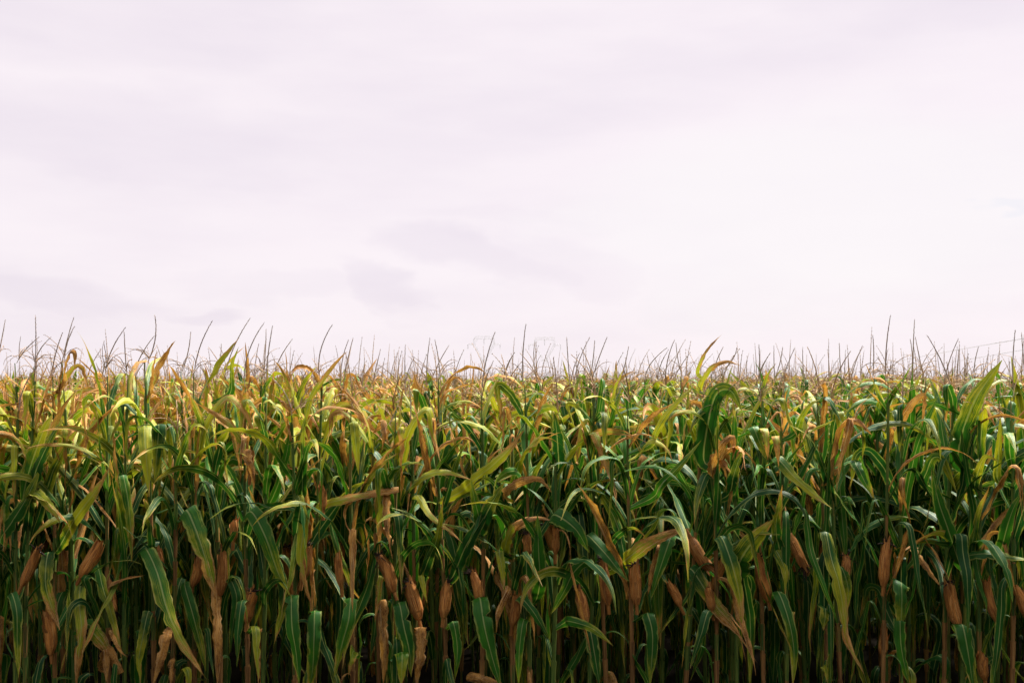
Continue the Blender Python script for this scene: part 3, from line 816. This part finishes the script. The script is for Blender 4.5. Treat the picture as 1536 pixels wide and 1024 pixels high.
FRONT_LABELS = [
    'green corn plant at the left edge of the photo, without an ear in sight',
    'corn plant with a slim rust ear tilting right, nearest the left edge',
    'corn plant with a low tan ear and a curled dead leaf at its top',
    'corn plant with a broad tan ear leaning right above a striped leaf',
    'golden stalked corn plant without an ear, a thin dead leaf sticking out right',
    'slender green stalked corn plant with a flat yellow-green leaf hanging near its top',
    'dry stalked corn plant with a very long green leaf drooping diagonally right',
    'earless dry corn plant with dead yellow leaf strips at its foot',
    'corn plant with a half hidden ear below a high arching yellow-green leaf on the left',
    'dry stalked corn plant with an upright ear and twisted green leaf tip above the canopy',
    'dry corn plant with a dark-tipped ear below a bright green leaf slanting down right',
    'corn plant with one small ear high up, just right of the dark-tipped ear',
    'corn plant with a pale wavy leaf hanging in front of a reddish ear',
    'corn plant with a small low ear and a long pale leaf lying level',
    'corn plant with two small brown ears high on its stalk',
    'dead brown corn plant wrapped in hanging dry leaves, without an ear, left of centre',
    'corn plant with an orange ear tilting left under a tall arching yellow-green leaf',
    'corn plant with a fat tan ear leaning left over a hanging dead brown leaf',
    'corn plant with an upright brown ear and a bright yellow leaf rising right',
    'corn plant with a short tan ear above a broad hanging leaf with a white midrib',
    'dry corn plant at the centre with tan arching leaves and a hanging dead leaf',
    'corn plant with a high ear beside a broad dark upright leaf',
    'green stalked corn plant with a small high ear and broad leaf drooping right',
    'corn plant with a yellowish ear leaning left among crossing dark green leaves',
    'corn plant with a pointed upright ear under a pale orange-edged leaf rising right',
    'corn plant with a large upright ear directly left of an orange leaf',
    'corn plant with an ear pointing down and a long leaf with shredded tip',
    'corn plant with crumpled dead leaves high up, below a broad arching dark green leaf',
    'earless corn plant with a wide pale leaf slanting up to the right',
    'corn plant with a steep ear and wavy yellow-green leaves hanging to its right',
    'corn plant with an ear pointing down right and no shredded leaf',
    'earless dry stalked corn plant with a very long yellow-edged leaf trailing down right',
    'corn plant with a short fat ear beside the trailing yellow-edged leaf',
    'dry stalked corn plant with a tall upright ear, right of the trailing yellow-edged leaf',
    'corn plant with a low ear and a flat-topped folded green leaf',
    'earless corn plant with a bent green leaf, left of the tallest leaf',
    'tall bright green corn plant whose broad upright leaf rises above the canopy',
    'green stalked corn plant with a slender ear leaning left, right of the tallest leaf',
    'corn plant at the right edge of the photo with a slim ear',
]
LANDMARKS = [(-5, "the photo's left edge"), (104, 'the curled dead leaf tip'), (232, 'the tallest spike on the left'), (358, 'the twisted green leaf tip'),
             (499, 'the lone curved spike left of centre'), (726, 'the left pylon'), (817, 'the right pylon'), (1082, 'the curved ochre leaf tip above the canopy'),
             (1336, 'the tallest spike on the right'), (1502, 'the broad upright leaf tip'), (1541, "the photo's right edge")]
ORDINALS = ('first', 'second', 'third', 'fourth', 'fifth', 'sixth', 'seventh', 'eighth')


def spike_labels(sps):
    """a label for each plant behind the front row whose tassel stands against the sky"""
    out = {}
    sps = sorted(sps, key=lambda q: (q[0], q[1]))
    for (xa, la), (xb, lb) in zip(LANDMARKS, LANDMARKS[1:]):
        seg = [q for q in sps if xa <= q[0] < xb]
        for i, q in enumerate(seg):
            j = len(seg) - 1 - i
            out[q] = ('rear corn plant, its tassel %s right of %s' % (ORDINALS[i], la)) if i <= j else ('rear corn plant, its tassel %s left of %s' % (ORDINALS[j], lb))
    return out


# ------------------------------------------------------------------ the corn plants
ROWS = [5.0 + .62 * k for k in range(6)]
PLANT_LIMIT = 300
LEAF_N = [(30, 7), (22, 7), (18, 5), (14, 5), (13, 5), (12, 5)]
G_FRONT, G_SECOND, G_BACK = 'corn plants of the front row', 'corn plants of the second row', 'corn plants in the rows behind'


def half_width(Y):
    return HX / FPX * Y


def zs(py, Y): return CAMZ - (py - HY) / FPX * Y
def xs_(px, Y): return (px - HX) / FPX * Y


def pick_spikes():
    """which traced spike belongs to which row: the tall ones stand in the nearest rows"""
    rng = np.random.default_rng(5)
    front = {}
    rest = []
    for sp in sorted(SPIKES, key=lambda q: q[1]):
        best = min(range(len(ROW1)), key=lambda i: abs(ROW1[i][0] - sp[2]) + (1000 if i in front else 0))
        if abs(ROW1[best][0] - sp[2]) < 16 and best not in front and (sp[1] < 505 or sp[3] > 600): front[best] = sp
        else: rest.append(sp)
    rows = {1: [], 2: [], 3: []}
    for sp in rest:
        k = 1 if sp[1] < 512 else (2 if sp[1] < 524 else 3)
        rows[k].append(sp)
    return front, rows


def build_plant(name_base, Y, x0, x1, stalk_dry, rng, row, spike_px=None, heroes=(), ears=(), leaf_p=1.0, group=None, zlow=.2):
    root = bpy.data.objects.new('corn_plant', None)
    root.empty_display_size = .1
    C.objects.link(root)
    root.location = (x0, Y, 0)
    o = np.array([x0, Y, 0.])
    # heights
    if spike_px is not None:
        tip = at(spike_px[0], spike_px[1], Y); foot = at(spike_px[2], spike_px[3], Y)
        d = unit(foot - tip)
        zf = foot[2]
        low = foot + d * rng.uniform(.05, .12)
        low[0] = np.clip(low[0], x1 - .12, x1 + .12) if spike_px[3] < 600 else low[0]
        bow = np.array([(spike_px[4] * 1.3 + rng.normal(0, 2.2)) / FPX * Y * 2, 0, 0])
        top_z = min(low[2], 2.2)
    else:
        low = np.array([x1 + rng.normal(0, .03), Y + rng.normal(0, .03), rng.uniform(1.92, 2.14)])
        lean = rng.normal(0, .11, 2)
        tip = low + np.array([lean[0], lean[1], rng.uniform(.14, .30)])
        bow = np.array([-lean[0] * .5, -lean[1] * .5, 0])
        top_z = low[2]
    pts = stalk_points(x0, Y, low[0], Y + (low[1] - Y), low[2], 18, rng)
    nz = [0.10]
    while nz[-1] < top_z - .30: nz.append(nz[-1] + rng.uniform(.115, .165))
    mb = MB()
    stalk(mb, pts - o, rng, stalk_dry, nz, 8 if row < 2 else 5, .0108 if row == 0 else .0090)
    n, m = LEAF_N[row]
    az0 = rng.uniform(0, 6.28) if rng.uniform() < .5 else rng.choice([-1.57, 1.57]) + rng.normal(0, .5)
    leaves = []
    for i, z in enumerate(nz):
        if row < 3 and z > .3: sheath(mb, pts - o, rng, z, min(z + .14, low[2] - .02), np.clip(stalk_dry - .7 * max(0, (z - .6) / 1.2) + rng.normal(0, .22), 0, 1))
        if z < zlow: continue
        if rng.uniform() > ((.38, .22, .14, .3, .8, 1)[row] if z < (.85 if row == 0 else 1.05) else .95): continue
        leaves.append((i, z + .11))
        if z > 1.15 and rng.uniform() < .9: leaves.append((i + rng.uniform(.3, .7), z + .05))
        if 1.05 < z < 1.85 and row > 0: leaves += [(i + rng.uniform(-.5, .5), z + .09), (i + rng.uniform(.2, .8), z + .02)]
    mb.build('stalk', M_STALK, root)
    for i, z in leaves:
        if z > low[2] - .03: continue
        base = np.array([np.interp(z, pts[:, 2], pts[:, 0]), np.interp(z, pts[:, 2], pts[:, 1]), z]) - o
        f = z / 2.1
        L = rng.uniform(.52, .80) * (1 - .9 * max(0, f - .66)) * (1.2 if row > 0 and .95 < z < 1.75 else 1)
        W = rng.uniform(.012, .028) * (1 - .7 * max(0, f - .7))
        if z < .8 and row == 0: L *= .75; W *= .8
        if z < 1.75 and row > 0: W = max(W, .030)
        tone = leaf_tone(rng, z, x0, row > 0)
        mb = MB()
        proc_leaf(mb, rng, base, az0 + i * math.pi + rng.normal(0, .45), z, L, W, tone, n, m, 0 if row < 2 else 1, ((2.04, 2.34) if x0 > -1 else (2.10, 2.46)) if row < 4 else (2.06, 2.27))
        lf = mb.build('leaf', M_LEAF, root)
        if tone[0] >= .95: lf['label'] = 'dead brown leaf'
    for pts_px, wpx, dry, yel, tw, flags in heroes:
        k = len(pts_px)
        out = rng.uniform(.07, .20)
        P = []
        for j, (px, py) in enumerate(pts_px):
            q = j / (k - 1)
            P.append(at(px, py, Y - .018 - out * math.sin(min(1, q * 1.6) * math.pi / 2)))
        sx = np.interp(P[0][2], pts[:, 2], pts[:, 0])
        if abs(sx - P[0][0]) < .16:                      # run the blade back to its stalk
            zz = P[0][2] - .35 * abs(sx - P[0][0]) - .015
            P = [np.array([sx, np.interp(zz, pts[:, 2], pts[:, 1]) - .008, zz])] + P
        path, L = spline(P, 34)
        mid = 20
        tg = unit(np.gradient(path, axis=0))
        side = np.cross(tg[mid], np.array([0, 1., 0]))
        sv, tg = transport(path, side, mid)
        mb = MB()
        W = wpx / 2 / FPX * Y * .95
        cupd = .22 if dry < .6 else .35
        blade(mb, path - o, sv, tg, W, rng, np.array([dry if dry > .6 else dry * .82, yel if yel > .95 else yel * .85, rng.uniform(.1, .9)]), 9, cup=cupd, ruff=.13 if dry < .6 else .2,
              twist=(tw[0] + rng.normal(0, 6), tw[1] + rng.normal(0, 10)), shred='b' in flags, tip=2.4, base=.4, ramp=.18, blunt=.7 if 'c' in flags else 0)
        lf = mb.build('leaf', M_LEAF, root)
        if dry >= .85: lf['label'] = 'dead brown leaf'
        elif yel >= 1: lf['label'] = 'bright yellow leaf'
    for (tx, ty, bx, by, hw, dr, silk) in ears:
        p1 = at(tx, ty, Y - .06); p0 = at(bx, by, Y - .045)
        ear(root, rng, p0 - o, p1 - o, hw / FPX * Y, dr, bool(silk))
    if not ears and row < 3 and rng.uniform() < (.6 if row == 1 else .5) and row > 0:
        z = rng.uniform(1.05, 1.30)
        c0 = np.array([np.interp(z, pts[:, 2], pts[:, 0]), np.interp(z, pts[:, 2], pts[:, 1]), z]) - o
        a = rng.uniform(0, 6.28)
        dd = unit(np.array([math.cos(a) * .35, math.sin(a) * .35, rng.choice([1., 1., -1.])]))
        ear(root, rng, c0 + np.array([math.cos(a), math.sin(a), 0]) * .03, c0 + np.array([math.cos(a), math.sin(a), 0]) * .03 + dd * rng.uniform(.17, .21), rng.uniform(.026, .033), 1.0, True)
    nb = int(rng.integers(4, 9)) if spike_px is not None else int(rng.integers(8, 15))
    tassel(rng, low - o, tip - o, bow, nb, 0 if row < 3 else 1, tan=spike_px is None and rng.uniform() < .8).build('tassel', [M_SPIKE, M_BRANCH], root, smooth=False)
    return root


front_spikes, row_spikes = pick_spikes()
hero_of, ear_of = {}, {}
for h in HERO:
    i = min(range(len(ROW1)), key=lambda q: abs(ROW1[q][0] - h[0][0][0])); hero_of.setdefault(i, []).append(h)
for e in EARS:
    i = min(range(len(ROW1)), key=lambda q: abs(ROW1[q][0] - e[2]) + 30 * len(ear_of.get(q, []))); ear_of.setdefault(i, []).append(e)

SPIKE_LABELS = spike_labels(list(dict.fromkeys(sp for r in row_spikes.values() for sp in r)))
count = 0
for i, (px, sd) in enumerate(ROW1):
    rng = np.random.default_rng(100 + i)
    Y = ROWS[0] + rng.normal(0, .035)
    sp = front_spikes.get(i)
    x0 = xs_(px, Y) + rng.normal(0, .01)
    x1 = xs_(sp[2], Y) if sp else x0 + rng.normal(0, .03)
    p = build_plant('corn_plant', Y, x0, x1, sd, rng, 0, sp, hero_of.get(i, ()), ear_of.get(i, ()), .62)
    tag(p, FRONT_LABELS[i], 'corn plant', G_FRONT)
    count += 1
for r in range(1, 6):
    Y0 = ROWS[r]
    rng = np.random.default_rng(900 + r)
    hw = half_width(Y0) + .06
    taken = [(xs_(sp[2], Y0), sp) for sp in row_spikes.get(r, [])]
    slots = list(np.arange(-hw, hw, .172) + rng.uniform(0, .05))
    plants = [(x, sp) for x, sp in taken]
    for x in slots:
        if all(abs(x - q) > .10 for q, _ in taken): plants.append((x + rng.normal(0, .018), None))
    for x, sp in sorted(plants, key=lambda q: q[0]):
        if count >= PLANT_LIMIT: break
        Y = Y0 + rng.normal(0, .04)
        x0 = x + rng.normal(0, .04)
        p = build_plant('corn_plant', Y, x0, x, rng.uniform(.1, .6), rng, r, sp, (), (), .93 if r < 3 else .95, None, .2 if r < 3 else .09)
        if sp is not None: tag(p, SPIKE_LABELS[sp], 'corn plant', G_SECOND if r == 1 else G_BACK)
        elif r == 1: tag(p, 'corn plant of the second row, half hidden by the front plants, its tassel low', 'corn plant', G_SECOND)
        else: tag(p, 'corn plant in the rows behind, only its upper leaves and low tassel showing', 'corn plant', G_BACK)
        count += 1
print('individual plants', count)


# ------------------------------------------------------------------ the field beyond: one mass of plants
def proto(rng, lod):
    """one plant of the mass as arrays: 0 leaf, 1 stalk, 2 spike, 3 branch"""
    mb = MB()
    H = rng.uniform(1.9, 2.12)
    pts = stalk_points(0, 0, rng.normal(0, .04), rng.normal(0, .04), H, 6, rng)
    sm = MB(); sm.tube(pts[1:], np.linspace(.011, .005, 5), 3, (rng.uniform(.1, .8), 0, .5), rng.uniform())
    a = list(sm.arrays()); a[4] = a[4] + 1; mb.add(a)
    nl = {0: 26, 1: 14, 2: 7}[lod]
    az0 = rng.uniform(0, 6.28)
    for i in range(nl):
        z = H - .03 - i * ({0: .10, 1: .075, 2: .09}[lod] if i < 12 or lod else .10) * (.55 if lod == 0 and i < 14 else (.75 if lod == 0 else 1)) - rng.uniform(0, .04)
        base = np.array([np.interp(z, pts[:, 2], pts[:, 0]), np.interp(z, pts[:, 2], pts[:, 1]), z])
        f = z / 2.1
        L = rng.uniform(.5, .78) * (1 - .9 * max(0, f - .62))
        W = rng.uniform(.012, .026) * (1 if z > 1.75 else 1.4) * (1 - .55 * max(0, f - .7)) * (1 if lod < 2 else 1.15)
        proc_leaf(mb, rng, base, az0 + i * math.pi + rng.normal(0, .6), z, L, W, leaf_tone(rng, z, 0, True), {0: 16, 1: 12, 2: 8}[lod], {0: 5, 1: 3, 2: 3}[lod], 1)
    for i in range(5 if lod == 1 else 0):                # broad leaves low down close the view under the tops
        z = rng.uniform(.55, 1.15)
        base = np.array([np.interp(z, pts[:, 2], pts[:, 0]), np.interp(z, pts[:, 2], pts[:, 1]), z])
        proc_leaf(mb, rng, base, rng.uniform(0, 6.28), z, rng.uniform(.5, .75), .042, leaf_tone(rng, z, 0, True), 8, 3, 1)
    lean = rng.normal(0, .07, 2)
    tp = pts[-1] + np.array([lean[0], lean[1], rng.uniform(.22, .48)])
    tm = tassel(rng, pts[-1] - np.array([0, 0, .04]), tp, np.array([-lean[0] * .5, -lean[1] * .5, 0]), {0: 10, 1: 11, 2: 8}[lod], 1, tan=rng.uniform() < .6)
    a = list(tm.arrays()); a[4] = a[4] + 2; mb.add(a)
    return mb.arrays()


rng = np.random.default_rng(77)
PR = {l: [proto(rng, l) for _ in range({0: 16, 1: 26, 2: 22}[l])] for l in (0, 1, 2)}
fld = MB()


def sow(x, y, lod):
    a = rng.uniform(0, 6.28); k = rng.uniform(.93, 1.06)
    R = np.array([[math.cos(a), -math.sin(a), 0], [math.sin(a), math.cos(a), 0], [0, 0, 1]]) * k
    fld.add(PR[lod][rng.integers(len(PR[lod]))], R, np.array([x, y, 0]))


for r in range(6):                                       # the rows go on to either side of what the picture shows
    hw = half_width(ROWS[r]) + .24
    for x in np.arange(hw, hw + 7.5, .175):
        lod = 0 if x < hw + 1.5 else 1
        sow(x + rng.normal(0, .03), ROWS[r] + rng.normal(0, .04), lod); sow(-x + rng.normal(0, .03), ROWS[r] + rng.normal(0, .04), lod)
Y = ROWS[-1] + .40
while Y < 26:
    hw = half_width(Y) + (6 if Y < 14 else 1.5)
    for x in np.arange(-hw, hw, .19): sow(x + rng.normal(0, .04), Y + rng.normal(0, .05), 0 if Y < 13 else 1)
    Y += .42 if Y < 10.5 else .75
while Y < 95:
    hw = half_width(Y) + 2
    stp = .30 if Y < 50 else .5
    for x in np.arange(-hw, hw, stp): sow(x + rng.normal(0, .08), Y + rng.normal(0, .2), 2)
    Y += 1.5 if Y < 50 else 3.0
fo = fld.build('corn_field', [M_LEAF, M_STALK, M_SPIKE, M_BRANCH])
tag(fo, 'dense mass of yellowing corn tops reaching back to the horizon', 'corn field', None, 'stuff')
print('field quads', len(fo.data.polygons))


# ------------------------------------------------------------------ far pylons and cables
def bars(mb, segs, r):
    r *= .28
    for p, q in segs: mb.tube(np.array([p, q], float), r, 4, (0, 0, 0), 0)


def lattice(mb, p, q, w0, w1, n, r=.16):
    """four-chord lattice member from p to q, square section w0 to w1"""
    p, q = np.array(p, float), np.array(q, float)
    ax = unit(q - p)
    a = unit(np.cross(ax, np.array([0, 1., 0]))); b = np.array([0, 1., 0])
    rings = []
    for i in range(n + 1):
        f = i / n
        c = p + (q - p) * f; h = (w0 + (w1 - w0) * f) / 2
        rings.append([c + a * h * sx + b * h * sy for sx, sy in ((-1, -1), (1, -1), (1, 1), (-1, 1))])
    for k in range(4): bars(mb, [(rings[0][k], rings[-1][k])], r)
    for i in range(n):
        for k in range(4):
            A, B = rings[i], rings[i + 1]
            bars(mb, [(A[k], B[(k + 1) % 4])] if (i + k) % 2 else [(A[(k + 1) % 4], B[k])], r * .55)


def make_pylon():
    root = bpy.data.objects.new('pylon', None); C.objects.link(root)
    mb = MB()
    lattice(mb, (0, 0, 0), (0, 0, 23), 8.5, 2.6, 8, .2)
    lattice(mb, (-4.2, 0, 23), (4.2, 0, 23), .9, .9, 6, .15)
    mb.build('tower_body', M_STEEL, root)
    for sx in (-1, 1):
        mb = MB()
        lattice(mb, (sx * 1.2, 0, 23), (sx * 10.2, 0, 38.8), 1.0, 1.8, 9, .16)
        lattice(mb, (sx * 10.2, 0, 38.8), (sx * 9.6, 0, 45.0), 1.3, 1.1, 4, .15)
        bars(mb, [((sx * 10.2, 0, 38.8), (sx * 6.0, 0, 44.4))], .2)
        mb.build('window_leg', M_STEEL, root)
        mb = MB()
        lattice(mb, (sx * 10.2, 0, 38.9), (sx * 16.6, 0, 38.9), 1.7, .4, 5, .16)
        mb.build('crossarm', M_STEEL, root)
    mb = MB()
    lattice(mb, (-9.9, 0, 45.5), (9.9, 0, 45.5), 2.3, 2.3, 12, .17)
    mb.build('top_beam', M_STEEL, root)
    for x, z, l in ((-16.2, 38.6, 4.5), (0, 44.3, 5.5), (16.2, 38.6, 4.5)):
        mb = MB(); zz = np.linspace(z, z - l, 20)
        mb.tube(np.stack([np.full(20, x), np.zeros(20), zz], axis=1), .13 + .08 * (np.arange(20) % 2), 6, (0, 0, 0), 0)
        mb.build('insulator', M_CABLE, root)
    return root


def copy_tree(o, parent=None):
    c = o.copy(); C.objects.link(c)
    if parent: c.parent = parent
    for ch in list(o.children): copy_tree(ch, c)
    return c


py1 = make_pylon()
py2 = copy_tree(py1)
py1.location = ((726 - HX) / FPX * 1000, 1000, 0)
py2.location = ((817 - HX) / FPX * 1020, 1020, 0)
py1.rotation_euler.z = math.radians(6); py2.rotation_euler.z = math.radians(-4)
tag(py1, 'pale lattice pylon on the horizon, the left one of the two', 'pylon', 'pylons on the horizon')
tag(py2, 'pale lattice pylon on the horizon, the right one of the two', 'pylon', 'pylons on the horizon')
for dy_, lab in ((0, 'upper thin cable rising to the right across the pale sky'), (17, 'lower faint cable rising to the right just over the tassels')):
    P = [at(1230, 563 + dy_ * .3, 1100), at(1346, 541.5 + dy_ * .8, 560), at(1380, 535 + dy_ * .9, 460), at(1454, 521.5 + dy_, 300), at(1536, 507.5 + dy_, 215), at(1720, 478 + dy_, 150)]
    path, _ = spline(P, 60)
    mb = MB(); mb.tube(path, .055 if dy_ == 0 else .04, 6, (0, 0, 0), 0)
    tag(mb.build('overhead_cable', M_CABLE), lab, 'cable', 'overhead cables')
